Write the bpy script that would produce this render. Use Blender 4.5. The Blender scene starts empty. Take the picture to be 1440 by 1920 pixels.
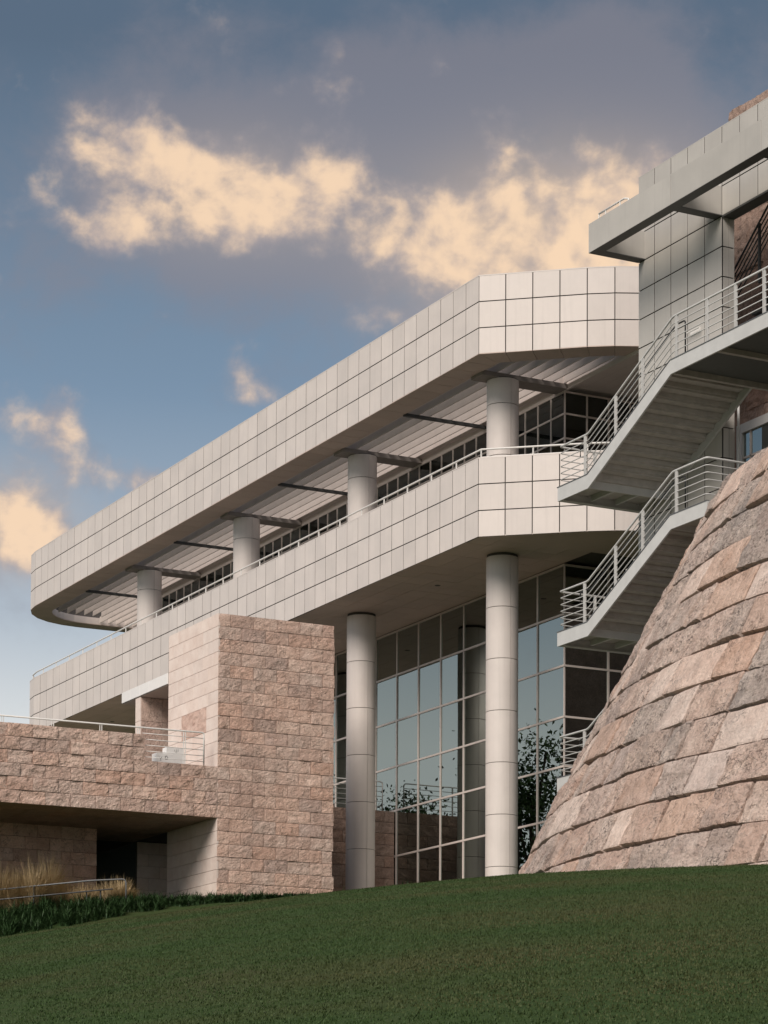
import bpy, math, random
from math import radians as R_, pi, sin, cos
from mathutils import Vector, Matrix, noise
random.seed(7)
sc = bpy.context.scene
col = sc.collection
M = .762; H = .381
ZU = 5.286                     # underside of the upper fascia; z = 0 is the underside of the lower one

# ------------------------------------------------------------------ camera
CAM = Vector((63.5813, -35.827, -18.1877)); YAW, PITCH, ROLL, F, Y0 = .47745, .04662, .005085, 4849.19, 1977.92
dv = Vector((-cos(YAW)*cos(PITCH), sin(YAW)*cos(PITCH), sin(PITCH)))
rv = Vector((sin(YAW), cos(YAW), 0)); uv_ = rv.cross(dv)
rv2 = rv*cos(ROLL) + uv_*sin(ROLL); uv2 = uv_*cos(ROLL) - rv*sin(ROLL)
cd = bpy.data.cameras.new('camera'); cam = bpy.data.objects.new('camera', cd); col.objects.link(cam)
cam.matrix_world = Matrix(((rv2.x, uv2.x, -dv.x, CAM.x), (rv2.y, uv2.y, -dv.y, CAM.y), (rv2.z, uv2.z, -dv.z, CAM.z), (0, 0, 0, 1)))
cd.sensor_fit = 'HORIZONTAL'; cd.sensor_width = 36; cd.lens = F/1440*36; cd.shift_y = (Y0-960)/1440
cd.clip_start = .5; cd.clip_end = 9000
sc.camera = cam
def ray(x, y): return (dv + rv2*((x-720)/F) - uv2*((y-Y0)/F))

# ------------------------------------------------------------------ sky, sun, exposure
SUN_DIR = Vector((.50, -.70, .68)).normalized()          # towards the sun
sun_el = math.asin(SUN_DIR.z); sun_az = math.atan2(SUN_DIR.y, SUN_DIR.x)
w = bpy.data.worlds.new('World'); sc.world = w; w.use_nodes = True
nt = w.node_tree; N = nt.nodes; L = nt.links
for n in list(N): N.remove(n)
def nn(t, **k):
    n = N.new(t)
    for a, b in k.items(): setattr(n, a, b)
    return n
def mth(op, a, b=None, c=None):
    n = nn('ShaderNodeMath', operation=op)
    for i, v in enumerate((a, b, c)):
        if v is None: continue
        if isinstance(v, (int, float)): n.inputs[i].default_value = v
        else: L.new(v, n.inputs[i])
    return n.outputs[0]
sky = nn('ShaderNodeTexSky', sky_type='NISHITA'); sky.sun_disc = False
sky.sun_elevation = sun_el; sky.sun_rotation = pi/2 - sun_az; sky.air_density = 1.2; sky.dust_density = 1.6; sky.ozone_density = 1.6
hs = nn('ShaderNodeHueSaturation'); hs.inputs['Saturation'].default_value = .80; hs.inputs['Value'].default_value = 1.0
L.new(sky.outputs[0], hs.inputs['Color'])
tc = nn('ShaderNodeTexCoord'); sep = nn('ShaderNodeSeparateXYZ'); L.new(tc.outputs['Generated'], sep.inputs[0])
az = mth('ARCTAN2', sep.outputs[1], sep.outputs[0]); el = mth('ARCSINE', sep.outputs[2])
ae = nn('ShaderNodeCombineXYZ'); L.new(az, ae.inputs[0]); L.new(el, ae.inputs[1])
cramp = nn('ShaderNodeValToRGB'); el_n = mth('DIVIDE', el, R_(90)); L.new(el_n, cramp.inputs[0])
SK = [(0, (.92, .92, .90)), (6/90, (.86, .87, .87)), (9.5/90, (.78, .80, .80)), (12.5/90, (.43, .51, .60)), (17/90, (.205, .30, .42)), (24/90, (.105, .155, .225)), (40/90, (.10, .15, .23)), (1, (.10, .15, .25))]
while len(cramp.color_ramp.elements) < len(SK): cramp.color_ramp.elements.new(.5)
for e_, (p_, c_) in zip(cramp.color_ramp.elements, SK): e_.position = p_; e_.color = tuple(x*10 for x in c_)+(1,)     # background strength is 0.1
skym = nn('ShaderNodeMix', data_type='RGBA'); skym.inputs[0].default_value = .90
skn = nn('ShaderNodeVectorMath', operation='SCALE'); L.new(hs.outputs[0], skn.inputs[0]); skn.inputs['Scale'].default_value = .5
L.new(skn.outputs[0], skym.inputs[6]); L.new(cramp.outputs[0], skym.inputs[7])
def skynoise(scale, detail, rough, zs=1.6, dist=0., off=0.):
    mp = nn('ShaderNodeMapping'); mp.inputs['Scale'].default_value = (1, 1, zs); mp.inputs['Location'].default_value = (off, off*.7, off*.3)
    L.new(tc.outputs['Generated'], mp.inputs[0])
    no = nn('ShaderNodeTexNoise'); no.inputs['Scale'].default_value = scale; no.inputs['Detail'].default_value = detail
    no.inputs['Roughness'].default_value = rough; no.inputs['Distortion'].default_value = dist; L.new(mp.outputs[0], no.inputs['Vector'])
    return no.outputs['Fac']
# cloud banks: pixel centre in the photograph, half sizes in pixels, weight, warmth
BLOBS = [(170, 235, 90, 50, .62), (95, 330, 50, 40, .5), (240, 320, 110, 60, .55), (390, 330, 120, 60, .95), (540, 375, 110, 55, 1.0), (640, 290, 55, 45, .6), (150, 430, 75, 30, .66), (290, 430, 100, 32, .5), (450, 430, 80, 60, .6),
         (640, 165, 95, 44, .55), (690, 460, 70, 40, .52), (800, 400, 80, 50, .55), (900, 480, 110, 50, 1.15), (1000, 430, 130, 70, 1.3), (1110, 455, 150, 85, 1.6), (1240, 275, 75, 50, .55), (960, 290, 60, 60, .3), (740, 597, 60, 20, .6),
         (40, 775, 80, 34, .66), (105, 800, 46, 46, .55), (190, 885, 75, 32, .70), (255, 905, 55, 20, .45), (15, 960, 105, 75, 1.0), (40, 1020, 95, 55, .9), (465, 715, 45, 40, .5), (520, 740, 60, 22, .45)]
VEIL = [(250, 330, 280, 150, .8), (560, 280, 280, 150, .85), (800, 270, 260, 140, .85), (1000, 330, 280, 150, 1.0), (1180, 270, 240, 150, .9), (1120, 90, 230, 90, .55), (430, 490, 160, 90, .7), (740, 530, 130, 90, .6), (70, 860, 130, 130, .35), (40, 1010, 130, 90, .7), (480, 730, 130, 60, .45)]
def mrange(v, a, b, t='SMOOTHSTEP'):
    n = nn('ShaderNodeMapRange', interpolation_type=t); L.new(v, n.inputs['Value']); n.inputs['From Min'].default_value = a; n.inputs['From Max'].default_value = b
    return n.outputs[0]
def bank(lst):
    acc = None
    for (bx_, by_, sx, sy, wt) in lst:
        v = ray(bx_, by_).normalized(); a0 = math.atan2(v.y, v.x); e0 = math.asin(v.z)
        s = nn('ShaderNodeVectorMath', operation='SUBTRACT'); L.new(ae.outputs[0], s.inputs[0]); s.inputs[1].default_value = (a0, e0, 0)
        m = nn('ShaderNodeVectorMath', operation='MULTIPLY'); L.new(s.outputs[0], m.inputs[0]); m.inputs[1].default_value = (F/sx, F/sy, 0)
        dt = nn('ShaderNodeVectorMath', operation='DOT_PRODUCT'); L.new(m.outputs[0], dt.inputs[0]); L.new(m.outputs[0], dt.inputs[1])
        g = mth('MULTIPLY', mth('EXPONENT', mth('MULTIPLY', dt.outputs['Value'], -.6)), wt)
        acc = g if acc is None else mth('ADD', acc, g)
    return mth('MINIMUM', acc, 1.4)
acc = bank(BLOBS); veil = bank(VEIL)
n1 = skynoise(36, 9, .54, 1.2, .12, 3.1); n1b = skynoise(36, 4, .5, 1.2, .12, 3.1+.0045); n2 = skynoise(120, 5, .5, 1.1, .2, 1.7); n3 = skynoise(7, 4, .5, 1.6, 0, 8.3); n4 = skynoise(24, 8, .6, 1.3, .2, 5.2); n5 = skynoise(46, 5, .5, 1.2, .2, 9.4)
# the same kind of broken cloud goes on over the whole sky away from the banks
vb = ray(720, 560).normalized()
ds = nn('ShaderNodeVectorMath', operation='DOT_PRODUCT'); L.new(tc.outputs['Generated'], ds.inputs[0]); ds.inputs[1].default_value = vb
away = nn('ShaderNodeMapRange'); L.new(ds.outputs['Value'], away.inputs['Value']); away.inputs['From Min'].default_value = .985; away.inputs['From Max'].default_value = .93
gen = mth('MULTIPLY', mth('MULTIPLY', mth('MULTIPLY', mth('MAXIMUM', mth('SUBTRACT', n3, .42), 0.), 3.0), away.outputs[0]), mrange(el, R_(13), R_(22)))
dens = mth('ADD', mth('ADD', mth('MULTIPLY', acc, .64), gen), mth('ADD', mth('MULTIPLY', mth('SUBTRACT', n1, .5), 1.75), mth('MULTIPLY', mth('SUBTRACT', n2, .5), .30)))
vd = mth('ADD', mth('ADD', mth('MULTIPLY', veil, .55), gen), mth('MULTIPLY', mth('SUBTRACT', n4, .5), 1.3))
vmask = mth('MULTIPLY', mrange(vd, .10, .75), .62)
mask = mrange(dens, .17, .82)
core = mrange(mth('ADD', mth('ADD', mth('ADD', mth('MULTIPLY', acc, .55), mth('MULTIPLY', gen, .6)), mth('MULTIPLY', mth('SUBTRACT', n1, n1b), 1.8)), mth('ADD', mth('MULTIPLY', mth('SUBTRACT', n5, .5), .8), mth('MULTIPLY', mth('SUBTRACT', n1, .5), .9))), .14, .92)
glow = mth('MULTIPLY', bank([(1080, 455, 230, 115, 1.25), (440, 360, 160, 80, .45), (15, 980, 100, 80, .5)]), .58)
def sky_mix(f, a, b):
    n = nn('ShaderNodeMix', data_type='RGBA'); L.new(f, n.inputs[0])
    for i, v in ((6, a), (7, b)):
        if isinstance(v, tuple): n.inputs[i].default_value = tuple(x*10 for x in v)+(1,)
        else: L.new(v, n.inputs[i])
    return n.outputs[2]
base = sky_mix(glow, sky_mix(vmask, skym.outputs[2], (.245, .235, .275)), (.74, .56, .40))
mx = sky_mix(mth('MULTIPLY', mask, .90), base, sky_mix(core, (.37, .335, .355), (.97, .71, .49)))
bg = nn('ShaderNodeBackground'); bg.inputs['Strength'].default_value = .1; L.new(mx, bg.inputs[0])
wo = nn('ShaderNodeOutputWorld'); L.new(bg.outputs[0], wo.inputs[0])

sd = bpy.data.lights.new('sun', 'SUN'); sd.energy = 3.6; sd.angle = R_(34); sd.color = (1, .91, .82)
so = bpy.data.objects.new('sun', sd); col.objects.link(so); so.location = (30, -60, 60)
so.rotation_euler = (-SUN_DIR).to_track_quat('-Z', 'Y').to_euler()
sc.view_settings.view_transform = 'Standard'; sc.view_settings.look = 'None'; sc.view_settings.gamma = 1; sc.view_settings.exposure = 0
sc.view_settings.use_curve_mapping = False

# ------------------------------------------------------------------ materials
def mat(name):
    m = bpy.data.materials.new(name); m.use_nodes = True
    nt = m.node_tree; b = nt.nodes['Principled BSDF']
    return m, nt, b
def node(nt, t, **k):
    n = nt.nodes.new(t)
    for a, b in k.items(): setattr(n, a, b)
    return n
def noise_tex(nt, scale, detail=6, rough=.55, coord='Object', vec=None):
    t = node(nt, 'ShaderNodeTexNoise'); t.inputs['Scale'].default_value = scale; t.inputs['Detail'].default_value = detail; t.inputs['Roughness'].default_value = rough
    if vec is None:
        if coord == 'World': g = node(nt, 'ShaderNodeNewGeometry'); vec = g.outputs['Position']
        else: vec = node(nt, 'ShaderNodeTexCoord').outputs[coord]
    nt.links.new(vec, t.inputs['Vector'])
    return t.outputs['Fac']
def ramp(nt, fac, stops):
    r = node(nt, 'ShaderNodeValToRGB'); e = r.color_ramp.elements
    while len(e) < len(stops): e.new(.5)
    for i, (p, c) in enumerate(stops): e[i].position = p; e[i].color = (*c, 1)
    nt.links.new(fac, r.inputs[0]); return r.outputs[0]
def mixc(nt, f, a, b, bt='MIX'):
    m = node(nt, 'ShaderNodeMix', data_type='RGBA', blend_type=bt)
    for i, v in ((0, f), (6, a), (7, b)):
        if isinstance(v, (int, float)): m.inputs[i].default_value = v
        elif isinstance(v, tuple): m.inputs[i].default_value = (*v, 1)
        else: nt.links.new(v, m.inputs[i])
    return m.outputs[2]
def bump(nt, b, h, strength, dist):
    n = node(nt, 'ShaderNodeBump'); n.inputs['Strength'].default_value = strength; n.inputs['Distance'].default_value = dist
    nt.links.new(h, n.inputs['Height']); nt.links.new(n.outputs[0], b.inputs['Normal'])
def objrand(nt): return node(nt, 'ShaderNodeObjectInfo').outputs['Random']
def maprange(nt, v, a, b, c, d):
    n = node(nt, 'ShaderNodeMapRange'); nt.links.new(v, n.inputs[0])
    for i, x in enumerate((a, b, c, d)): n.inputs[1+i].default_value = x
    return n.outputs[0]
def m_panel(name, c, rough=.5, var=.07):
    m, nt, b = mat(name)
    f = noise_tex(nt, 1.1, 5, .6, 'World'); g = noise_tex(nt, 170, 2, .5, 'World')
    base = ramp(nt, f, [(.3, tuple(x*.93 for x in c)), (.7, tuple(min(1, x*1.04) for x in c))])
    br = maprange(nt, objrand(nt), 0, 1, 1-var, 1+var*.4)
    mul = node(nt, 'ShaderNodeVectorMath', operation='SCALE'); nt.links.new(base, mul.inputs[0]); nt.links.new(br, mul.inputs['Scale'])
    # faint rain streaks
    mp = node(nt, 'ShaderNodeMapping'); mp.inputs['Scale'].default_value = (9, 9, .35); ge = node(nt, 'ShaderNodeNewGeometry'); nt.links.new(ge.outputs['Position'], mp.inputs[0])
    st = noise_tex(nt, 1, 4, .6, vec=mp.outputs[0])
    out = mixc(nt, maprange(nt, st, .50, .72, 0, .22), mul.outputs[0], tuple(x*.72 for x in c))
    nt.links.new(out, b.inputs['Base Color']); nt.links.new(maprange(nt, f, .3, .7, rough-.06, rough+.1), b.inputs['Roughness'])
    bump(nt, b, g, .10, .004)
    return m
def m_stone(name, dark, light, rough_amp=.5, scale=1., stain=.5, cleft=False, tv=1., fine_k=.30, pits=0., veins=0.):
    m, nt, b = mat(name)
    oi = node(nt, 'ShaderNodeObjectInfo'); tcn = node(nt, 'ShaderNodeTexCoord')
    ad = node(nt, 'ShaderNodeVectorMath', operation='ADD'); nt.links.new(tcn.outputs['Object'], ad.inputs[0])
    sc_ = node(nt, 'ShaderNodeVectorMath', operation='SCALE'); nt.links.new(oi.outputs['Random'], sc_.inputs['Scale']); sc_.inputs[0].default_value = (37, 53, 71); nt.links.new(sc_.outputs[0], ad.inputs[1])
    v = ad.outputs[0]
    big = noise_tex(nt, 2.6*scale, 7, .62, vec=v); fine = noise_tex(nt, 22*scale, 6, .7, vec=v)
    c = ramp(nt, big, [(.28, dark), (.50, tuple((x+y)/2 for x, y in zip(dark, light))), (.72, light)])
    tint = ramp(nt, oi.outputs['Random'], [(x_, tuple(1+(y_-1)*tv for y_ in c_)) for x_, c_ in [(0, (.80, .78, .78)), (.25, (1.04, .97, .93)), (.5, (.93, .93, .93)), (.72, (1.10, 1.06, 1.03)), (.9, (.98, .87, .81)), (1, (.86, .86, .88))]])
    c = mixc(nt, 1., c, tint, 'MULTIPLY')
    vo = node(nt, 'ShaderNodeTexVoronoi'); vo.inputs['Scale'].default_value = 34*scale; nt.links.new(v, vo.inputs['Vector'])
    pit = maprange(nt, vo.outputs['Distance'], .05, .30, 1, 0)
    pm = node(nt, 'ShaderNodeMath', operation='MULTIPLY'); nt.links.new(pit, pm.inputs[0]); nt.links.new(maprange(nt, noise_tex(nt, 3.4*scale, 4, .6, vec=v), .46, .66, 0, 1), pm.inputs[1])
    pf = node(nt, 'ShaderNodeMath', operation='MULTIPLY'); nt.links.new(pm.outputs[0], pf.inputs[0]); pf.inputs[1].default_value = .62
    c = mixc(nt, pf.outputs[0], c, tuple(x*.33 for x in dark))
    if pits:                                        # open travertine holes
        pn = noise_tex(nt, 13*scale, 9, .72, vec=v); c = mixc(nt, maprange(nt, pn, .570, .650, 0, pits), c, tuple(x*.22 for x in dark))
        pq = noise_tex(nt, 4*scale, 6, .7, vec=v); c = mixc(nt, maprange(nt, pq, .585, .69, 0, pits*.75), c, tuple(x*.35 for x in dark))
    if veins:                                       # broken cleft edges, dark and thin
        vn = noise_tex(nt, 5*scale, 5, .6, vec=v); ab = node(nt, 'ShaderNodeMath', operation='ABSOLUTE'); sb_ = node(nt, 'ShaderNodeMath', operation='SUBTRACT'); nt.links.new(vn, sb_.inputs[0]); sb_.inputs[1].default_value = .5; nt.links.new(sb_.outputs[0], ab.inputs[0])
        vm = node(nt, 'ShaderNodeMath', operation='MULTIPLY'); nt.links.new(maprange(nt, ab.outputs[0], .004, .030, veins, 0), vm.inputs[0]); nt.links.new(maprange(nt, noise_tex(nt, 2.2*scale, 4, .6, vec=v), .47, .58, 0, 1), vm.inputs[1])
        c = mixc(nt, vm.outputs[0], c, tuple(x*.30 for x in dark))
    # grey weathering in patches that run across several stones
    wf = noise_tex(nt, .75, 6, .65, 'World')
    c = mixc(nt, maprange(nt, wf, .53, .74, 0, stain), c, (dark[0]*.52, dark[1]*.60, dark[2]*.66))
    c = mixc(nt, maprange(nt, fine, .32, .62, fine_k, 0), c, tuple(x*.45 for x in dark))
    nt.links.new(c, b.inputs['Base Color']); b.inputs['Roughness'].default_value = .9
    h = node(nt, 'ShaderNodeMath', operation='SUBTRACT'); nt.links.new(fine, h.inputs[0]); nt.links.new(pf.outputs[0], h.inputs[1])
    h2 = node(nt, 'ShaderNodeMath', operation='ADD'); nt.links.new(h.outputs[0], h2.inputs[0]); nt.links.new(noise_tex(nt, 9*scale, 8, .65, vec=v), h2.inputs[1])
    hh = h2.outputs[0]
    if cleft:                                       # split grain that runs down each slab
        mp = node(nt, 'ShaderNodeMapping'); mp.inputs['Scale'].default_value = (9, 2.2, 1); mp.inputs['Rotation'].default_value = (0, 0, .25); nt.links.new(node(nt, 'ShaderNodeTexCoord').outputs['UV'], mp.inputs[0])
        cl = noise_tex(nt, 1, 9, .68, vec=mp.outputs[0])
        h3 = node(nt, 'ShaderNodeMath', operation='MULTIPLY_ADD'); nt.links.new(cl, h3.inputs[0]); h3.inputs[1].default_value = 1.6; nt.links.new(hh, h3.inputs[2]); hh = h3.outputs[0]
        c = mixc(nt, maprange(nt, cl, .54, .70, 0, .38), c, tuple(x*.42 for x in dark)); c = mixc(nt, maprange(nt, cl, .30, .46, .35, 0), c, tuple(min(1, x*1.12) for x in light))
        nt.links.new(c, b.inputs['Base Color'])
    bump(nt, b, hh, rough_amp, (.06 if cleft else .04)/scale)
    return m
def m_plain(name, c, rough=.5, metallic=0., var=.08, sc_=6.):
    m, nt, b = mat(name)
    f = noise_tex(nt, sc_, 5, .6, 'World')
    nt.links.new(ramp(nt, f, [(.3, tuple(x*(1-var) for x in c)), (.7, tuple(min(1, x*(1+var)) for x in c))]), b.inputs['Base Color'])
    b.inputs['Roughness'].default_value = rough; b.inputs['Metallic'].default_value = metallic
    return m
def m_leaf(name, a, b_, c, rough=.6, wscale=.35):
    m, nt, b = mat(name)
    f = noise_tex(nt, 35., 3, .6, 'World'); g = noise_tex(nt, wscale, 5, .6, 'World')
    x = ramp(nt, f, [(.3, a), (.7, b_)]); x = mixc(nt, maprange(nt, g, .44, .66, 0, .75), x, c)
    nt.links.new(x, b.inputs['Base Color']); b.inputs['Roughness'].default_value = rough; b.inputs['Specular IOR Level'].default_value = .15
    return m
PANEL = m_panel('enamel_panel', (.69, .625, .585)); SOFFIT = m_panel('soffit_panel', (.56, .455, .40), .6); TPANEL = m_panel('tower_panel', (.50, .475, .44)); BEAM = m_plain('beam_brown_grey', (.26, .23, .21), .6); DKSHADE = m_plain('dark_shade_steel', (.07, .07, .068), .5)  # soffit warmth, tower dimness and beam underside shade are put into these colours
BACK = m_plain('joint_gasket', (.075, .068, .064), .9)
LOUVER = m_plain('louver_paint', (.64, .565, .52), .55, 0, .06, 2.)
STEEL = m_plain('stair_steel_paint', (.57, .565, .55), .42, 0, .07, 3.); WHITE = m_plain('white_rail_paint', (.74, .72, .69), .4, 0, .05)
DARKRAIL = m_plain('dark_rail', (.035, .037, .038), .4, .3); GREYRAIL = m_plain('grey_metal_rail', (.13, .135, .14), .45, .2)
CONC = m_plain('stair_concrete', (.47, .44, .41), .85, 0, .14, 4.); MULL = m_plain('mullion_pale', (.66, .585, .54), .4, .1, .05)
FINM = m_plain('mullion_inner_fin', (.20, .23, .23), .5)
ROUGH = m_stone('rough_travertine', (.60, .42, .345), (.84, .665, .575), 1., 1., .42, False, 1.25, .4, .45, .7)
CONES = [m_stone('cleft_travertine', (.60, .445, .375), (.92, .775, .685), 1., .8, .6, True, 1., .4, .75, 1.), m_stone('pitted_travertine', (.56, .42, .36), (.90, .76, .675), 1., .9, .6, True, 1., .45, 1., 1.),
         m_stone('flat_travertine', (.64, .50, .43), (.88, .745, .66), .7, .8, .45, True, .8, .3, .35, .8), m_stone('rust_travertine', (.55, .38, .295), (.82, .64, .54), .8, .8, .5, True, .8, .4, .5, .9), m_stone('grey_travertine', (.46, .365, .32), (.84, .715, .635), 1., .9, .85, True, .8, .5, 1., 1.)]
SMOOTH = m_stone('honed_travertine', (.68, .56, .50), (.82, .72, .66), .05, .8, .05, False, .35, .08)
SHADE_STONE = m_stone('weathered_shaded_travertine', (.33, .23, .185), (.49, .36, .30), .7, 1., .6, False, 1., .6)  # rough travertine with underpass and low-wall shade darkened into its colour
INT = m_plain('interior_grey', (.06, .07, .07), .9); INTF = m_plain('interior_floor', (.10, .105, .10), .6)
MARK = m_plain('black_mark', (.02, .02, .02), .6); WBOX = m_plain('white_box_paint', (.80, .78, .76), .5, 0, .03)
BARK = m_plain('bark', (.07, .05, .04), .95, 0, .4, 8.); LEAF = m_leaf('tree_leaf', (.025, .05, .018), (.05, .085, .03), (.03, .05, .02))
LIRI = m_leaf('border_leaf', (.018, .042, .014), (.05, .095, .035), (.03, .06, .02), .45)
TAN = m_leaf('dry_grass', (.36, .27, .15), (.58, .45, .27), (.42, .29, .15))
GBL = m_leaf('lawn_blade', (.027, .052, .015), (.050, .083, .026), (.078, .072, .031), .6, .22)
def m_ground():
    m, nt, b = mat('lawn_soil')
    f = noise_tex(nt, .35, 6, .6, 'World'); g = noise_tex(nt, 14, 5, .7, 'World')
    a = ramp(nt, g, [(.3, (.030, .054, .016)), (.7, (.048, .079, .025))])
    nt.links.new(mixc(nt, maprange(nt, f, .46, .68, 0, .6), a, (.070, .066, .030)), b.inputs['Base Color']); b.inputs['Roughness'].default_value = .95
    b.inputs['Specular IOR Level'].default_value = .1
    bump(nt, b, g, .6, .06); return m
GROUND = m_ground()
def m_glass(name='window_glass', ior=4.2):
    m = bpy.data.materials.new(name); m.use_nodes = True; nt = m.node_tree
    for n in list(nt.nodes): nt.nodes.remove(n)
    tr = node(nt, 'ShaderNodeBsdfTransparent'); tr.inputs[0].default_value = (.30, .42, .40, 1)
    gl = node(nt, 'ShaderNodeBsdfGlossy'); gl.inputs['Roughness'].default_value = .0; gl.inputs[0].default_value = (.86, .95, .91, 1)
    fr = node(nt, 'ShaderNodeFresnel'); fr.inputs['IOR'].default_value = ior
    tn = noise_tex(nt, .9, 2, .4, 'World')
    bp = node(nt, 'ShaderNodeBump'); bp.inputs['Strength'].default_value = .02; bp.inputs['Distance'].default_value = .02; nt.links.new(tn, bp.inputs['Height']); nt.links.new(bp.outputs[0], gl.inputs['Normal'])
    mxs = node(nt, 'ShaderNodeMixShader'); nt.links.new(fr.outputs[0], mxs.inputs[0]); nt.links.new(tr.outputs[0], mxs.inputs[1]); nt.links.new(gl.outputs[0], mxs.inputs[2])
    o = node(nt, 'ShaderNodeOutputMaterial'); nt.links.new(mxs.outputs[0], o.inputs[0]); return m
GLASS = m_glass(); GLASS2 = m_glass('upper_window_glass', 1.9)

# ------------------------------------------------------------------ helpers
WORLD = {}
class MB:
    def __init__(s): s.v = []; s.f = []
    def quad(s, a, b, c, d): n = len(s.v); s.v += [a, b, c, d]; s.f.append((n, n+1, n+2, n+3))
    def box(s, x0, x1, y0, y1, z0, z1, bev=0.):
        return s.prism([(x0, y0), (x1, y0), (x1, y1), (x0, y1)], z0, z1)
    def prism(s, pts, z0, z1):
        a = sum(pts[i][0]*pts[(i+1) % len(pts)][1]-pts[(i+1) % len(pts)][0]*pts[i][1] for i in range(len(pts)))
        if a < 0: pts = pts[::-1]
        n = len(s.v); k = len(pts)
        s.v += [(x, y, z0) for x, y in pts] + [(x, y, z1) for x, y in pts]
        s.f.append(tuple(range(n+k-1, n-1, -1))); s.f.append(tuple(range(n+k, n+2*k)))
        for i in range(k): j = (i+1) % k; s.f.append((n+i, n+j, n+k+j, n+k+i))
        return s
    def prism_xz(s, pts, y0, y1):
        t = MB(); t.prism([(p[0], p[1]) for p in pts], 0, 1); n = len(s.v)
        s.v += [(x, y1 if z < .5 else y0, yy) for (x, yy, z) in t.v]; s.f += [tuple(n+i for i in f) for f in t.f]; return s
    def tube(s, pts, r, seg=8, closed=False):
        pts = [Vector(p) for p in pts]; n0 = len(s.v); up = Vector((0, 0, 1)); k = len(pts)
        for i, p in enumerate(pts):
            if i == 0: t = pts[1]-p
            elif i == k-1: t = p-pts[i-1]
            else: t = (pts[i+1]-p).normalized()+(p-pts[i-1]).normalized()
            t.normalize(); a = t.cross(up)
            if a.length < 1e-3: a = t.cross(Vector((1, 0, 0)))
            a.normalize(); b = a.cross(t)
            for j in range(seg): q = p + a*(r*cos(2*pi*j/seg)) + b*(r*sin(2*pi*j/seg)); s.v.append(tuple(q))
        for i in range(k-1):
            for j in range(seg):
                jj = (j+1) % seg; s.f.append((n0+i*seg+j, n0+i*seg+jj, n0+(i+1)*seg+jj, n0+(i+1)*seg+j))
        s.f.append(tuple(n0+j for j in range(seg))[::-1]); s.f.append(tuple(n0+(k-1)*seg+j for j in range(seg))); return s
    def mesh(s, name, m, smooth=False):
        me = bpy.data.meshes.new(name); me.from_pydata(s.v, [], s.f); me.update()
        if m: me.materials.append(m)
        if smooth: me.polygons.foreach_set('use_smooth', [True]*len(me.polygons))
        return me
    def build(s, name, m, parent=None, loc=(0, 0, 0), rz=0, smooth=False):
        """vertices are world coordinates minus loc unless rz is used"""
        if rz == 0 and loc == (0, 0, 0) and s.v:
            c = Vector((min(v[0] for v in s.v)+max(v[0] for v in s.v), min(v[1] for v in s.v)+max(v[1] for v in s.v), 2*min(v[2] for v in s.v)))/2
            s.v = [(v[0]-c.x, v[1]-c.y, v[2]-c.z) for v in s.v]; loc = tuple(c)
        return put(name, s.mesh(name, m, smooth), parent, loc, rz)
def put(name, me, parent=None, loc=(0, 0, 0), rz=0, rot=None):
    o = bpy.data.objects.new(name, me); col.objects.link(o); loc = Vector(loc)
    o.location = loc - (WORLD[parent.name] if parent else Vector())
    if parent: o.parent = parent
    if rot: o.rotation_euler = rot
    else: o.rotation_euler = (0, 0, rz)
    WORLD[o.name] = loc; return o
def thing(name, label, cat, loc=(0, 0, 0), group=None):
    o = put(name, None, None, loc); o['label'] = label; o['category'] = cat
    if group: o['group'] = group
    return o
def tag(o, label, cat, kind=None, group=None):
    o['label'] = label; o['category'] = cat
    if kind: o['kind'] = kind
    if group: o['group'] = group
    return o
def structure(o, kind='structure', label=None):
    o['kind'] = kind
    if label: o['label'] = label
    return o
_pc = {}
def panel_mesh(wd, ht, th=.055, g=.013, m=PANEL, bev=.004):
    """flat cladding panel with eased edges, front face at local y = 0 looking to -y, centred in x, base at z = 0"""
    key = (round(wd, 3), round(ht, 3), m.name, th, g)
    if key in _pc: return _pc[key]
    x = wd/2-g; z0 = g; z1 = ht-g; b = bev; s = MB()
    s.v = [(-x+b, 0, z0+b), (x-b, 0, z0+b), (x-b, 0, z1-b), (-x+b, 0, z1-b), (-x, b, z0), (x, b, z0), (x, b, z1), (-x, b, z1), (-x, th, z0), (x, th, z0), (x, th, z1), (-x, th, z1)]
    s.f = [(0, 1, 2, 3)] + [(i+4, (i+1) % 4+4, (i+1) % 4, i) for i in range(4)] + [(i+8, (i+1) % 4+8, (i+1) % 4+4, i+4) for i in range(4)] + [(11, 10, 9, 8)]
    me = s.mesh('panel', m)
    if g > .008: me.materials.append(BACK); me.polygons.foreach_set('material_index', [0]*5+[1]*5)
    _pc[key] = me; return me
def jit(): return random.uniform(-.0025, .0025)
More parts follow.
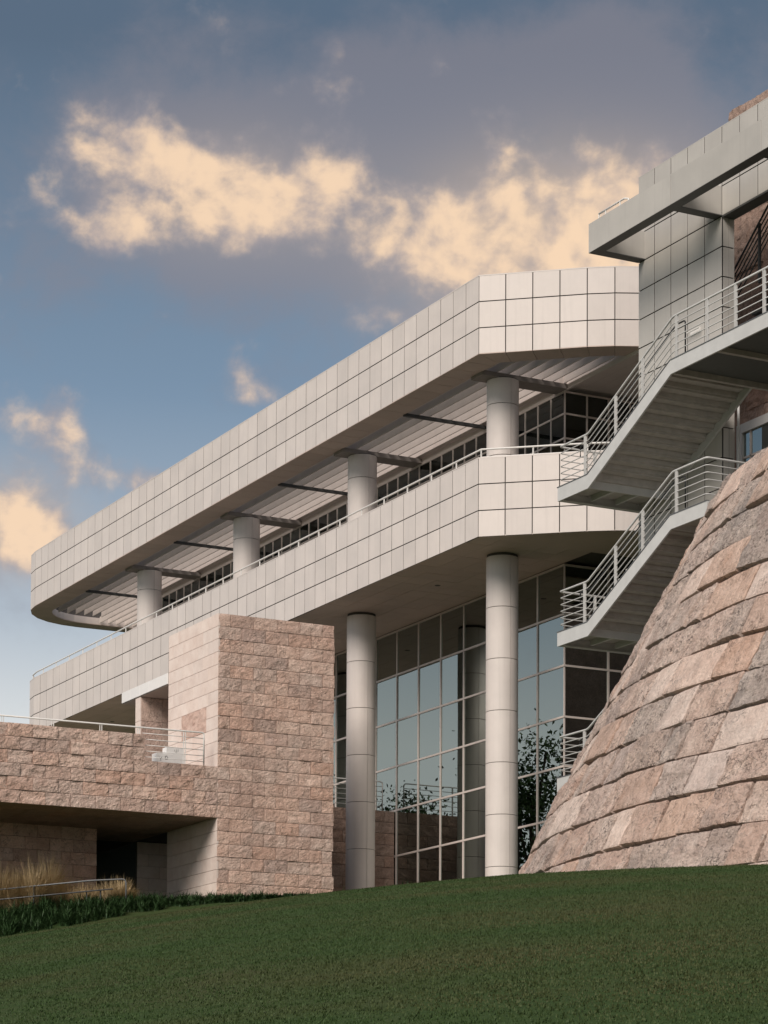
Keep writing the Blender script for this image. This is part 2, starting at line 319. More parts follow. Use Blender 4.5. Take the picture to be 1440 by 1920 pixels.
def rough_mesh(wd, ht, dp, nx, ny, amp, seed, m, edge=.004, fs=4.5):
    """split-faced stone: relief on the face at local y = 0 looking to -y; centred in x, base at z = 0"""
    s = MB(); g = .007; rnd = random.Random(seed); off = Vector((rnd.uniform(-50, 50), rnd.uniform(-50, 50), rnd.uniform(-50, 50)))
    tx, tz = rnd.uniform(-.25, .25)*amp, rnd.uniform(-.3, .2)*amp
    for j in range(ny+1):
        for i in range(nx+1):
            u, v = i/nx, j/ny; x = (u-.5)*(wd-2*g); z = g+v*(ht-2*g)
            p = Vector((x*fs, 0, z*fs*1.2))+off
            h = noise.fractal(p, .9, 2.1, 5)*amp*1.0 + abs(noise.noise(p*1.7))*amp*.8 + tx*(u-.5)*2+tz*(v-.5)*2
            e = min(min(u, 1-u)*nx, min(v, 1-v)*ny); e = min(1, e)
            h = h if e > 0 else h*.9-edge
            s.v.append((x+(rnd.uniform(-.3, .3)*wd/nx if 0 < i < nx else 0), -h, z+(rnd.uniform(-.25, .25)*ht/ny if 0 < j < ny else 0)))
    k = nx+1
    for j in range(ny):
        for i in range(nx): s.f.append((j*k+i, j*k+i+1, (j+1)*k+i+1, (j+1)*k+i))
    ring = [i for i in range(nx+1)] + [j*k+nx for j in range(1, ny+1)] + [ny*k+i for i in range(nx-1, -1, -1)] + [j*k for j in range(ny-1, 0, -1)]
    n0 = len(s.v); s.v += [(s.v[i][0], dp, s.v[i][2]) for i in ring]
    for a in range(len(ring)): b = (a+1) % len(ring); s.f.append((ring[b], ring[a], n0+a, n0+b))
    s.f.append(tuple(n0+a for a in range(len(ring)-1, -1, -1)))
    return s.mesh('stone', m)
_rc = {}
def rough_variant(wd, ht, m, amp, nvar=16, nx=12, ny=7, dp=.12):
    key = (round(wd, 3), round(ht, 3), m.name, amp)
    if key not in _rc: _rc[key] = [rough_mesh(wd, ht, dp, max(3, round(nx*wd/M)), ny, amp, hash(key[:2])+i*17, m) for i in range(nvar)]
    return random.choice(_rc[key])
def rz_of(nx, ny): return math.atan2(ny, nx)+pi/2            # local -y turned to the plan direction (nx, ny)
def stone_courses(parent, origin, along, normal, length, ztop, rows, m, amp=.022, name='stone', first_half=True, smooth=False, proud=.012, rowh=H, unit=M, skip=None, ragged=0.):
    """courses of stones on a wall; origin = plan point at the start, along = unit plan direction, normal = outward plan direction"""
    ang = rz_of(*normal)
    for r in range(rows):
        t = 0.; half = (r % 2 == 0) == first_half; z = ztop-(r+1)*rowh
        while t < length-.03:
            wd = unit/2 if (half and t == 0) else unit
            wd = min(wd, length-t)
            if length-t-wd < .12: wd = length-t
            if ragged and t+wd > length-.03: wd = round(length-t+random.choice((-.02, 0, .015, .03, .045)), 3)
            if not (skip and skip(t+wd/2, z+rowh/2)):
                pr = 0 if smooth else random.uniform(-proud*.6, proud)
                c = (origin[0]+along[0]*(t+wd/2)+normal[0]*pr, origin[1]+along[1]*(t+wd/2)+normal[1]*pr)
                me = panel_mesh(wd, rowh, .06, .005, m, .003) if smooth else rough_variant(wd, rowh, m, amp)
                o = put(name, me, parent, (c[0], c[1], z), ang)
                if not smooth and wd > .7 and random.random() < .5 and rowh < .5: pass
            t += wd

# ------------------------------------------------------------------ ground
EQ = (-.205, .108, .112); ZC = CAM.z
dh = Vector((-cos(YAW), sin(YAW), 0)); rh = Vector((sin(YAW), cos(YAW), 0))
def gz(x, y):
    p = Vector((x, y, 0)) - Vector((CAM.x, CAM.y, 0)); d = p.dot(dh); l = p.dot(rh)
    a = max(-.20, min(.20, l/max(d, 18.))); e = EQ[0]*a*a+EQ[1]*a+EQ[2]
    dd = max(0., min(d, 96.)); z = ZC + e*dd - .00049*(min(dd, 80.)-57)**2
    wb_ = max(0., min(1., (-a-.025)/.115)); t_ = max(0., min(1., (d-69.6)/4.4)); z += .78*wb_*t_*t_*(3-2*t_)     # planted bank left of the lawn
    far = max(0., l*-1-16)*.06                      # the hill falls away to the left
    z -= min(far, 6.)
    if d < 0: z += d*.05
    if d > 96: z -= min(8., (d-96)*.04)
    return max(z, -40.)
def ground_sheet():
    s = MB(); ds = [-3000, -900, -300, -100, -40, -15] + [x*2.5 for x in range(0, 41)] + [110, 130, 160, 220, 320, 600, 1500, 4000]
    ls = [-4000, -1500, -600, -300, -160, -90, -60, -45, -36] + [x*1.5-30 for x in range(0, 41)] + [36, 45, 60, 90, 160, 300, 600, 1500, 4000]
    for d in ds:
        for l in ls:
            p = Vector((CAM.x, CAM.y, 0))+dh*d+rh*l; s.v.append((p.x, p.y, gz(p.x, p.y)))
    k = len(ls)
    for i in range(len(ds)-1):
        for j in range(k-1): s.f.append((i*k+j, i*k+j+1, (i+1)*k+j+1, (i+1)*k+j))
    me = s.mesh('ground', GROUND, True); me.flip_normals() if me.polygons[0].normal.z < 0 else None
    return put('ground', me)
structure(ground_sheet())
BOUNCE = m_plain('bounce_sheet_pale', (.52, .44, .38), .85, 0, .12, 2.)
def bounce_sheet(x0, x1, y0, y1, n=8):
    s = MB()
    for i in range(n+1):
        for j in range(5): x = x0+(x1-x0)*i/n; y = y0+(y1-y0)*j/4; s.v.append((x, y, gz(x, y)+.006))
    for i in range(n):
        for j in range(4): s.f.append((i*5+j, (i+1)*5+j, (i+1)*5+j+1, i*5+j+1))
    structure(put('bounce_sheet', s.mesh('bounce_sheet', BOUNCE)))
bounce_sheet(-40, -1.8, .9, 3.7); bounce_sheet(-40, -13.4, -5, .88)  # unseen pale sheets, added to bounce light up onto the soffits

# ------------------------------------------------------------------ museum building
mus = thing('museum_building', 'long curved-end museum wing clad in pale square metal panels above tall round columns', 'building', (-18, 4, -9.6))
path = [(0., 0.)]                                              # plan line of both fascias from the prow corner
for a in [49.8]*4+[55.5, 64, 74, 84, 90, 90, 90, 90]: path.append((path[-1][0]+.782*cos(R_(a)), path[-1][1]+.782*sin(R_(a))))
right = path[::-1]
left = [(-M*i, 0.) for i in range(1, 50)]
RA = 4*M; CX = -49*M
for i in range(1, 7): a = pi/2*i/6; left.append((CX-RA*sin(a), RA-RA*cos(a)))
for i in range(1, 9): left.append((CX-RA, RA+M*i))
PATH = right+left                                              # from right end to left end, outside is on the left-hand side when walking... normals below
def offset(pts, o):
    out = []
    for i in range(len(pts)):
        n = Vector((0, 0)); cnt = []
        for a, b in ((i-1, i), (i, i+1)):
            if a < 0 or b >= len(pts): continue
            t = Vector(pts[b])-Vector(pts[a]); t.normalize(); cnt.append(Vector((t.y, -t.x)))   # inward normal
        n = sum(cnt, Vector((0, 0))).normalized(); k = n.dot(cnt[0]); out.append((pts[i][0]+n.x*o/k, pts[i][1]+n.y*o/k))
    return out
ins = offset(PATH, .5)
if ins[40][1] < 0: sgn = -1
else: sgn = 1
def strip(s, pts, z0, z1):
    for i in range(len(pts)-1): s.quad((*pts[i], z0), (*pts[i+1], z0), (*pts[i+1], z1), (*pts[i], z1))
def ring_solid(pts, o0, o1, z0, z1):
    a = offset(pts, sgn*o0); b = offset(pts, sgn*o1); s = MB(); strip(s, a, z0, z1); strip(s, b[::-1], z0, z1)
    for i in range(len(a)-1):
        s.quad((*a[i], z1), (*a[i+1], z1), (*b[i+1], z1), (*b[i], z1)); s.quad((*b[i], z0), (*b[i+1], z0), (*a[i+1], z0), (*a[i], z0))
    return s
def clad(parent, pts, z0, rows, name):
    for i in range(len(pts)-1):
        a, b = Vector(pts[i]), Vector(pts[i+1]); t = b-a; wd = t.length; t.normalize(); n = Vector((t.y, -t.x))*(-sgn); c = (a+b)/2
        for r in range(rows):
            k = jit(); put(name, panel_mesh(wd, M), parent, (c.x+n.x*k, c.y+n.y*k, z0+M*r), rz_of(n.x, n.y))
BORD = .88
uf = ring_solid(PATH, .05, .20, ZU+.03, ZU+3*M-.02).build('upper_fascia', BACK, mus)
clad(uf, PATH, ZU, 3, 'fascia_panel')
pp = ring_solid(PATH, .05, .35, .03, 3*M-.02).build('parapet', BACK, mus)
clad(pp, PATH, 0, 3, 'parapet_panel')
# coping of both fascias
ring_solid(PATH, -.004, .30, 3*M-.02, 3*M+.012).build('coping', PANEL, pp); ring_solid(PATH, -.004, .22, ZU+3*M-.02, ZU+3*M+.012).build('coping', PANEL, uf)
# underside border of the upper fascia, one plate per panel width
bs = MB(); inner = offset(PATH, sgn*BORD)
for i in range(len(PATH)-1):
    def lp(p, q, t): return (p[0]+(q[0]-p[0])*t, p[1]+(q[1]-p[1])*t)
    e = .012
    a, b, c, d = lp(PATH[i], PATH[i+1], e), lp(PATH[i], PATH[i+1], 1-e), lp(inner[i], inner[i+1], 1-e), lp(inner[i], inner[i+1], e)
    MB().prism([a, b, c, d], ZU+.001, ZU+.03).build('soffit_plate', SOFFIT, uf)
ring_solid(PATH, .21, BORD, ZU+.031, ZU+.30).build('inner_fascia', LOUVER, uf)
# big soffit of the lower level, panel by panel
sof = MB().prism([(-40.3, .9), (-40.3, 9), (2.6, 9), (2.6, 3.4), (0, .35), (-38, .35)], .07, .10).build('soffit', BACK, mus)
edge = offset(PATH, sgn*.012)
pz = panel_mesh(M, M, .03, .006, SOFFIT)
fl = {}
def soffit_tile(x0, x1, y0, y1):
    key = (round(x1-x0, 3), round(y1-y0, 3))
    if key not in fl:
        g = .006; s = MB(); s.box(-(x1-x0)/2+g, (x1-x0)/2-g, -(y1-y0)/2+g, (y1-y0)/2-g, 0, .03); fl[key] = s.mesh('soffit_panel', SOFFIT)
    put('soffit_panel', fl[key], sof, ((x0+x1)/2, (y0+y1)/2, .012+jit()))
for i in range(49):
    x1 = -M*i; x0 = x1-M
    for j in range(5): soffit_tile(x0, x1, max(.02, M*j), M*(j+1))
# prow and far end pieces of the soffit
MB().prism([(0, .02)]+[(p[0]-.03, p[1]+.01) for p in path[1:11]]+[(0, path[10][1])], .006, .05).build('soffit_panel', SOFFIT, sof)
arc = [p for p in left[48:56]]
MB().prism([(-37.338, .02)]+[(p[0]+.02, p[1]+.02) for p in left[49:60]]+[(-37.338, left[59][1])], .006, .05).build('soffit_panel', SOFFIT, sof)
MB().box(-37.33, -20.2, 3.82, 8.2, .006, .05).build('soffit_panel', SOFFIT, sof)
# slabs and roof behind the glass
ip = offset(PATH, sgn*.36); MB().prism(ip, 1.0, 1.2).build('terrace_slab', BEAM, mus)
MB().box(-33.5, 3, 3.9, 14, ZU+.05, ZU+.45).build('roof', PANEL, mus)
# columns
CXS = [-1.637-9.144*i for i in range(4)]; CYC = 1.744; CR = .475
def drum_mesh(z0, z1):
    s = MB(); g = .008; seg = 20; sm = []
    for half in (0, 1):
        a0 = half*pi+.014; a1 = half*pi+pi-.014
        for (ra, za, rb, zb_, smooth) in ((CR-.004, z0+g, CR, z0+g+.004, 0), (CR, z0+g+.004, CR, z1-g-.004, 1), (CR, z1-g-.004, CR-.004, z1-g, 0), (CR-.03, z0+g, CR-.004, z0+g, 0), (CR-.004, z1-g, CR-.03, z1-g, 0)):
            n = len(s.v)
            for i in range(seg+1):
                a = a0+(a1-a0)*i/seg; s.v += [(ra*cos(a), ra*sin(a), za), (rb*cos(a), rb*sin(a), zb_)]
            for i in range(seg): q = n+2*i; s.f.append((q, q+2, q+3, q+1)); sm.append(bool(smooth))
        for a in (a0, a1):
            n = len(s.v); s.v += [(rr_*cos(a), rr_*sin(a), z) for rr_, z in ((CR-.03, z0+g), (CR, z0+g), (CR, z1-g), (CR-.03, z1-g))]; s.f.append((n, n+1, n+2, n+3)); sm.append(False)
    me = s.mesh('column_drum', PANEL); me.polygons.foreach_set('use_smooth', sm); return me
dms = {}
def column(cx, zs, core_z0, core_z1):
    s = MB(); s.tube([(0, 0, core_z0), (0, 0, core_z1)], CR-.02, 24)
    c = put('column', s.mesh('column', BACK), mus, (cx, CYC, 0))
    for a, b in zip(zs[:-1], zs[1:]):
        k = round(b-a, 3)
        if k not in dms: dms[k] = drum_mesh(0, k)
        put('column_drum', dms[k], c, (cx, CYC, a))
    return c
for cx in CXS:
    column(cx, [-10.73, -9.205, -7.68, -6.155, -4.63, -3.105, -1.58, -.06], -11.2, .05)
    column(cx, [1.2, 2.9, 4.43, 5.19], 1.1, 5.21)
# beams under the louvres
for cx in CXS: MB().box(cx-.33, cx+.33, .86, 3.79, 5.19, 5.332).build('roof_beam', BEAM, mus)  # beam colour darkened to carry the shade of the undersides
for i in range(-1, 4):
    cx = CXS[0]-4.572-9.144*i
    if i >= 0: MB().box(cx-.06, cx+.04, .86, 3.79, 5.235, 5.332).build('tie_beam', DKSHADE, mus)
lou_cache = {}
def louver(x0, x1, y):
    k = round(x1-x0, 3)
    if k not in lou_cache:
        s = MB(); h = k/2-.004; t = .035
        # blade leaning back
        s.prism([(0, 0), (t, 0), (t+.02, .275), (.02, .275)], -h, h)
        s.v = [(z, x, y_) for (x, y_, z) in s.v]; s.f = [f[::-1] for f in s.f]
        lou_cache[k] = s.mesh('louver', LOUVER)
    put('louver', lou_cache[k], lou, ((x0+x1)/2, y, ZU+.05))
lou = MB().box(-33.4, -1.5, 3.60, 3.79, ZU+.10, ZU+.40).build('louver_canopy', LOUVER, mus)
cuts = [.55, CXS[0]]
for i in range(4): cuts += [CXS[i]-4.572] + ([CXS[i+1]] if i < 3 else [])
cuts += [-38.2]
for a, b in zip(cuts[1:-1], cuts[2:]):
    for j in range(7): louver(b, a, .97+H*j+ (0 if b > -38 else .0))
for j in range(7):                                            # short blades in the prow, each ending at the slanted edge
    y = .97+H*j; xe = (y/1.18)-1.15+.02*j
    if xe > CXS[0]+.3: louver(CXS[0], xe, y)
for j in range(7, 15): louver(CXS[0]+.33, min(1.9, .97+H*j-1.9), .97+H*j) if j < 12 else None
for j in range(7, 22): louver(-39.4, -33.6, .97+H*j)
for x in (-5.9, -15.1, -24.2, -33.3): MB().tube([(x, 1.9, .004), (x, 1.9, .02)], .09, 14).build('downlight', DARKRAIL, mus)
# parapet handrail: top tube, low tube, posts
hp = offset(PATH[3:-6], sgn*.13)
rail = MB().tube([(*p, 2.56) for p in hp], .028).build('parapet_handrail', WHITE, mus, smooth=True)
MB().tube([(*p, 2.335) for p in hp[:10]], .016, 6).build('rail', WHITE, rail, smooth=True)
pm = MB().box(-.022, .022, -.012, .012, 0, .26).mesh('rail_post', WHITE)
for k in range(1, len(hp)-1, 2): put('rail_post', pm, rail, (*hp[k], 2.298))

# curtain walls
GX, GY = -2*M, 5*M
gw = MB().box(GX-.02, GX+.02, GY-.02, GY+.02, -11, -.01).build('curtain_wall', MULL, mus)
pane_c = {}
def pane(x0, x1, z0, z1, along, pos, parent):
    k = (round(x1-x0, 2), round(z1-z0, 2), along, parent.name)
    if k not in pane_c:
        s = MB(); wd = (x1-x0)/2-.028; ht = z1-z0-.028
        if along == 'x': s.box(-wd, wd, -.006, .006, .028, ht)
        else: s.box(-.006, .006, -wd, wd, .028, ht)
        pane_c[k] = s.mesh('window_pane', GLASS2 if parent.name.startswith('window_band') else GLASS)
    tilt = random.uniform(-.0012, .0012)
    put('window_pane', pane_c[k], parent, ((x0+x1)/2, pos, z0) if along == 'x' else (pos, (x0+x1)/2, z0), rot=(tilt, 0, random.uniform(-.0012, .0012)) if along == 'x' else (0, tilt, 0))
T = [-.045, -1.52, -3.06, -4.585, -6.06, -7.585, -9.11, -10.6]
NX = 13
xs = [GX-2*M*i for i in range(NX+1)]; ys = [GY+2*M*i for i in range(5)]
for i in range(NX):
    for a, b in zip(T[1:], T[:-1]): pane(xs[i+1], xs[i], a, b, 'x', GY, gw)
for i in range(4):
    for a, b in zip(T[1:], T[:-1]): pane(ys[i], ys[i+1], a, b, 'y', GX, gw)
for x in xs[1:]:
    o = MB().box(x-.03, x+.03, GY-.035, GY+.03, -10.6, -.02).build('mullion', MULL, gw); MB().box(x-.028, x+.028, GY+.031, GY+.26, -10.6, -.02).build('mullion', FINM, gw)
for y in ys[1:]:
    MB().box(GX-.03, GX+.035, y-.03, y+.03, -10.6, -.02).build('mullion', MULL, gw); MB().box(GX-.26, GX-.031, y-.028, y+.028, -10.6, -.02).build('mullion', FINM, gw)
for z in T:
    MB().box(xs[-1], GX+.037, GY-.037, GY+.028, z-.03, z+.03).build('transom', MULL, gw)
    MB().box(GX-.028, GX+.0371, GY+.029, ys[-1], z-.03, z+.03).build('transom', MULL, gw)
uw = MB().box(GX-.02, GX+.02, GY-.02, GY+.02, 1.25, 5.18).build('window_band', MULL, mus)
T2 = [5.16, 4.50, 3.76, 3.02, 2.28, 1.3]; UX = [GX-M*i for i in range(44)]; UY = [GY+M*i for i in range(8)]
for i in range(43):
    for a, b in zip(T2[1:4], T2[:3]): pane(UX[i+1], UX[i], a, b, 'x', GY, uw)
for i in range(7):
    for a, b in zip(T2[1:4], T2[:3]): pane(UY[i], UY[i+1], a, b, 'y', GX, uw)
MB().box(UX[-1], GX, GY-.01, GY+.01, 1.3, 3.0).build('spandrel', MULL, uw)
um = MB().box(-.025, .025, -.035, .05, 0, 2.9).mesh('mullion', MULL); un = MB().box(-.05, .035, -.025, .025, 0, 2.9).mesh('mullion', MULL)
for x in UX[1:]: put('mullion', um, uw, (x, GY, 2.28))
for y in UY[1:]: put('mullion', un, uw, (GX, y, 2.28))
for z in T2[:4]:
    MB().box(UX[-1], GX+.036, GY-.037, GY+.048, z-.025, z+.025).build('transom', MULL, uw); MB().box(GX-.048, GX+.0365, GY+.049, UY[-1], z-.025, z+.025).build('transom', MULL, uw)
MB().box(UX[-1], 3, GY-.04, GY+.06, 5.186, ZU+.04).build('head_beam', PANEL, uw)
# rooms behind the glass
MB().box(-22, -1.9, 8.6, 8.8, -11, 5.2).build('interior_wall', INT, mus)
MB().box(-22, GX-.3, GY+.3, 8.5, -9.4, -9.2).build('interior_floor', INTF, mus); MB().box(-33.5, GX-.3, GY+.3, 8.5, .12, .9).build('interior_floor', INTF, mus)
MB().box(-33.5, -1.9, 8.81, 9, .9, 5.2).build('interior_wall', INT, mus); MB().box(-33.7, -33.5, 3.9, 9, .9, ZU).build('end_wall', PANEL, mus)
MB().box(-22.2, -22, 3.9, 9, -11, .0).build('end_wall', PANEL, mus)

# ------------------------------------------------------------------ stair screen wall with canopy frame
TX0, TX1, TY = 7.162, 7.162+5*M, .772
tw = thing('stair_tower', 'tall pale metal-panelled screen wall with open canopy frame beside the outdoor stairs', 'tower', (9, 1, -10.5))
core = MB().box(TX0+.02, TX1-.02, TY+.05, TY+.345, -11, 5.80).build('screen_wall', BACK, tw)
MB().box(TX0+.02, 20, TY+.05, TY+.345, 5.80, 8.05).build('lintel', BACK, core)
ZR = 5.03
for j in range(-21, 4):
    for i in range(17 if j >= 1 else 5):
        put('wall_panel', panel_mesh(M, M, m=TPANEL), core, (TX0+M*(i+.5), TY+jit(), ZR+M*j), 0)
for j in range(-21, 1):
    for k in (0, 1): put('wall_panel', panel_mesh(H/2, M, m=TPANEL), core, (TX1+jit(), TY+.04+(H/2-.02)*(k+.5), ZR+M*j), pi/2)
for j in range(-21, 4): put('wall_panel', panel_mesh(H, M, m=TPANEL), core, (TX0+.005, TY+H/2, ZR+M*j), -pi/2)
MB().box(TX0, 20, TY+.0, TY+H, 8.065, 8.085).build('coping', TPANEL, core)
MB().box(TX1+.01, 20, TY+.002, TY+H, ZR+M-.03, ZR+M+.008).build('lintel_soffit', DKSHADE, core)  # shade under the lintel put into a dark colour
# rear faces so the screen also reads from the side
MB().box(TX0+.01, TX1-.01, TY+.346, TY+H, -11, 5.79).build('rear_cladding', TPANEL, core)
cn = MB().box(TX0+.03, 20, -.735, -.47, ZR+M+.03, ZR+2*M-.02).build('canopy_frame', BACK, tw)
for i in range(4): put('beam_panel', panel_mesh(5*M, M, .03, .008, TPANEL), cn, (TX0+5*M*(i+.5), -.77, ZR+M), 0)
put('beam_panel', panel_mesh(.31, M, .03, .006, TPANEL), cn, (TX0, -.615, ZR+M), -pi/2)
MB().box(TX0+.005, 20, -.765, -.462, ZR+M+.004, ZR+M+.03).build('beam_soffit', DKSHADE, cn); MB().box(TX0+.005, 20, -.768, -.46, ZR+2*M-.02, ZR+2*M+.01).build('beam_coping', TPANEL, cn)  # canopy underside shade put into a dark colour
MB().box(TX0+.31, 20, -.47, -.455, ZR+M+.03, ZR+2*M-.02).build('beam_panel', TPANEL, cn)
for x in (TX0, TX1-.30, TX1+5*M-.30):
    MB().box(x+.004, x+.30, -.455, TY-.002, ZR+M+.03, ZR+2*M-.004).build('cross_beam', TPANEL, cn); MB().box(x+.004, x+.31, -.46, TY-.002, ZR+M+.005, ZR+M+.029).build('beam_soffit', DKSHADE, cn)
MB().box(9.62, 10.05, TY-.03, TY-.004, 3.16, 3.24).build('wall_bracket', WHITE, core); MB().tube([(9.55, TY-.12, 3.2), (10.15, TY-.12, 3.2)], .02, 6).build('wall_rail', WHITE, core)
rl = MB().tube([(6.93, -.3, 7.0), (8.15, -.3, 7.0), (8.35, -.3, 6.93), (8.35, -.3, 6.56)], .025).build('roof_handrail', WHITE, tw, smooth=True)
for x in (7.25, 7.95): MB().tube([(x, -.3, 6.52), (x, -.3, 7.0)], .02, 6).build('rail_post', WHITE, rl)
MB().tube([(6.93, -.3, 7.0), (6.93, -.3, 6.84), (7.25, -.3, 6.84)], .02, 6).build('rail', WHITE, rl)

# ------------------------------------------------------------------ stone block behind the screen wall
sb = thing('stone_block', 'dark rough travertine block rising behind the metal screen wall at the right edge', 'building', (13, 5, -10))
sbw = MB().box(8.0, 21, 3.1, 30, -10, 9.9).build('wall', SHADE_STONE, sb)
stone_courses(sbw, (7.99, 3.09), (1, 0), (0, -1), 9.2, 9.98, 17, SHADE_STONE, .05, 'stone', True, rowh=M*.98, unit=2*M, proud=.03, skip=lambda t, z: z < 1.36 and .75 < t < 6.6)
stone_courses(sbw, (7.99, 8.0), (0, -1), (-1, 0), 4.9, 9.98, 4, SHADE_STONE, .05, 'stone', True, rowh=M*.98, unit=2*M, proud=.03)
df = MB().box(8.62, 8.86, 2.86, 3.0, -3, 1.37).build('door_frame', STEEL, sb)
MB().box(8.86, 14.2, 2.86, 3.0, 1.13, 1.37).build('head', STEEL, df)
for x in (9.15, 10.6, 12.1): MB().box(x, x+.05, 2.9, 2.98, -3, 1.13).build('mullion', MULL, df)
MB().box(8.86, 14, 2.9, 2.98, .45, .50).build('transom', MULL, df)
for a, b in ((8.86, 9.15), (9.2, 10.6), (10.65, 12.1), (12.15, 14)):
    MB().box(a, b, 2.93, 2.945, -3, .45).build('glass_pane', GLASS, df); MB().box(a, b, 2.93, 2.945, .50, 1.13).build('glass_pane', GLASS, df)
MB().tube([(TX1+.28, TY+.30, -2.4), (TX1+.28, TY+.30, 1.3)], .03).build('pole', STEEL, tw, smooth=True)

# ------------------------------------------------------------------ outdoor staircase
SY = -1.689; SYI = TY-.012
st = thing('outdoor_staircase', 'pale grey steel staircase of stacked flights and landings with slim tube railings', 'staircase', (10, -.5, -10.5))
RX0, RX1 = 8.61, 12.355; XL = 7.155
def flight(z0, zs=1.865, top_end=13.9):
    z1 = z0+zs; s = MB()
    prof = [(XL, z0), (RX0, z0), (RX1, z1), (top_end, z1), (top_end, z1-.335), (RX1+.02, z1-.335), (RX0+.02, z0-.355), (XL, z0-.355)]
    q = lambda y0, y1: MB().prism_xz(prof[:1]+prof[1:], y0, y1)
    f = q(SY, SY+.05).build('outer_stringer', STEEL, st)
    # dark top flange lip of the stringer
    lip = [(XL-.02, z0+.001), (RX0-.01, z0+.001), (RX1-.01, z1+.001), (top_end, z1+.001), (top_end, z1+.022), (RX1-.02, z1+.022), (RX0-.02, z0+.022), (XL-.02, z0+.022)]
    MB().prism_xz(lip, SY-.012, SY+.07).build('flange', GREYRAIL, f)
    inner = [(RX0, z0-.02), (RX1, z1-.02), (RX1+.02, z1-.26), (RX0+.02, z0-.28)]
    MB().prism_xz(inner, SYI-.06, SYI).build('inner_stringer', STEEL, st)
    n = 11; rise = zs/n; run = (RX1-RX0)/n
    for i in range(n):
        x = RX0+run*i; z = z0+rise*i
        p = [(x, z-.05), (x, z+rise-.02), (x+run+.02, z+rise-.02), (x+run+.02, z+rise-.10), (x+.075, z+rise-.10), (x+.075, z-.05)]
        MB().prism_xz(p, SY+.052, SYI-.003).build('step', CONC, st)
    lo = MB().box(XL+.05, RX0+.06, SY+.052, SYI, z0-.13, z0-.03).build('landing', CONC, st)
    MB().box(XL+.01, XL+.05, SY+.052, SYI, z0-.355, z0-.001).build('edge_beam', STEEL, lo)
    MB().box(XL+.05, XL+.15, SY+.052, SYI, z0-.355, z0-.33).build('edge_flange', STEEL, lo)
    MB().box(RX0-.07, RX0-.02, SY+.052, SYI, z0-.33, z0-.131).build('cross_beam', STEEL, lo)
    for y in (SY+.9, SY+1.65): MB().box(XL+.15, RX0-.07, y, y+.07, z0-.27, z0-.131).build('joist', STEEL, lo)
    return z1
def fillet(pts, r=.10, n=4):
    out = [Vector(pts[0])]
    for i in range(1, len(pts)-1):
        a, b, c = Vector(pts[i-1]), Vector(pts[i]), Vector(pts[i+1]); u = (a-b).normalized(); v = (c-b).normalized(); rr = min(r, (a-b).length*.45, (c-b).length*.45)
        for k in range(n+1): t = k/n; out.append(b+u*rr*(1-t)**2+v*rr*t**2)
    return out+[Vector(pts[-1])]
def railing(z0, xe, tail, posts, z1, full=True):
    """outer railing of one flight: six lines from the landing end round the corner and up the flight"""
    yo = SY+.03; base = None
    for k in range(6):
        h = 1.05-.172*k if k else 1.05
        pts = [(XL+1.5, SYI-.1, z0+h), (XL+.07, SYI-.1, z0+h), (XL+.07, yo, z0+h), (RX0-.02, yo, z0+h), (RX1+.07, yo, z1+h)] + [(x, y, z1+h) for x, y in tail]
        pts = pts[1:]
        s = MB().tube(fillet(pts, .09), .027 if k == 0 else .013, 8 if k == 0 else 6)
        o = s.build('railing' if k == 0 else 'rail', STEEL, st if k == 0 else base, smooth=True)
        if k == 0: base = o
    def zz(x): return z0 if x < RX0 else (z0+(x-RX0)/(RX1-RX0)*(z1-z0) if x < RX1 else z1)
    for x, y in posts:
        for dx in (-.028, .028): MB().box(x+dx-.009, x+dx+.009, y-.025, y+.025, zz(x)-.02, zz(x)+1.03).build('rail_post', STEEL, base)
    # dark grab rail on the stair side
    g = fillet([(RX0-.55, yo+.10, z0+.60), (RX0-.55, yo+.10, z0+.87), (RX0-.02, yo+.10, z0+.87), (RX1+.07, yo+.10, z1+.87), (RX1+.45, yo+.10, z1+.87), (RX1+.45, yo+.10, z1+.1)], .08)
    MB().tube(g, .02, 6).build('grab_rail', DARKRAIL, base, smooth=True)
yo = SY+.03
for z0, top in ((-8.01, 13.9), (-4.25, 13.9), (-.49, 20.)):
    z1 = flight(z0, 1.865, top)
    if top < 15:
        tail = [(13.84, yo), (13.84, 1.2)]; posts = [(8.44, yo), (9.89, yo), (11.115, yo), (12.58, yo), (13.84, -.55), (7.75, SYI-.4) if False else (XL+.07, -.6)]
        up = MB().box(RX1+.06, 13.86, SY+.052, 2.9, z1-.20, z1-.03).build('landing', CONC, st)
        MB().box(13.86, 13.9, SY+.052, 2.9, z1-.335, z1-.001).build('edge_beam', STEEL, up)
        MB().box(RX1+.02, RX1+.06, SY+.052, TY-.01, z1-.34, z1-.02).build('cross_beam', STEEL, up)
    else:
        tail = [(20, yo)]; posts = [(8.46, yo), (9.89, yo), (11.115, yo), (12.585, yo), (13.873, yo), (15.02, yo), (16.137, yo), (17.3, yo), (XL+.07, -.6)]
        up = MB().box(RX1+.06, 20, SY+.052, 2.85, z1-.20, z1-.03).build('landing', INTF, st)
        MB().box(RX1+.02, RX1+.12, SY+.052, 2.85, z1-.34, z1-.02).build('cross_beam', CONC, up)
        for x in (14.2, 16.2, 18.2): MB().box(x, x+.12, SY+.052, 2.85, z1-.32, z1-.201).build('cross_beam', CONC, up)
    railing(z0, 0, tail, posts, z1)
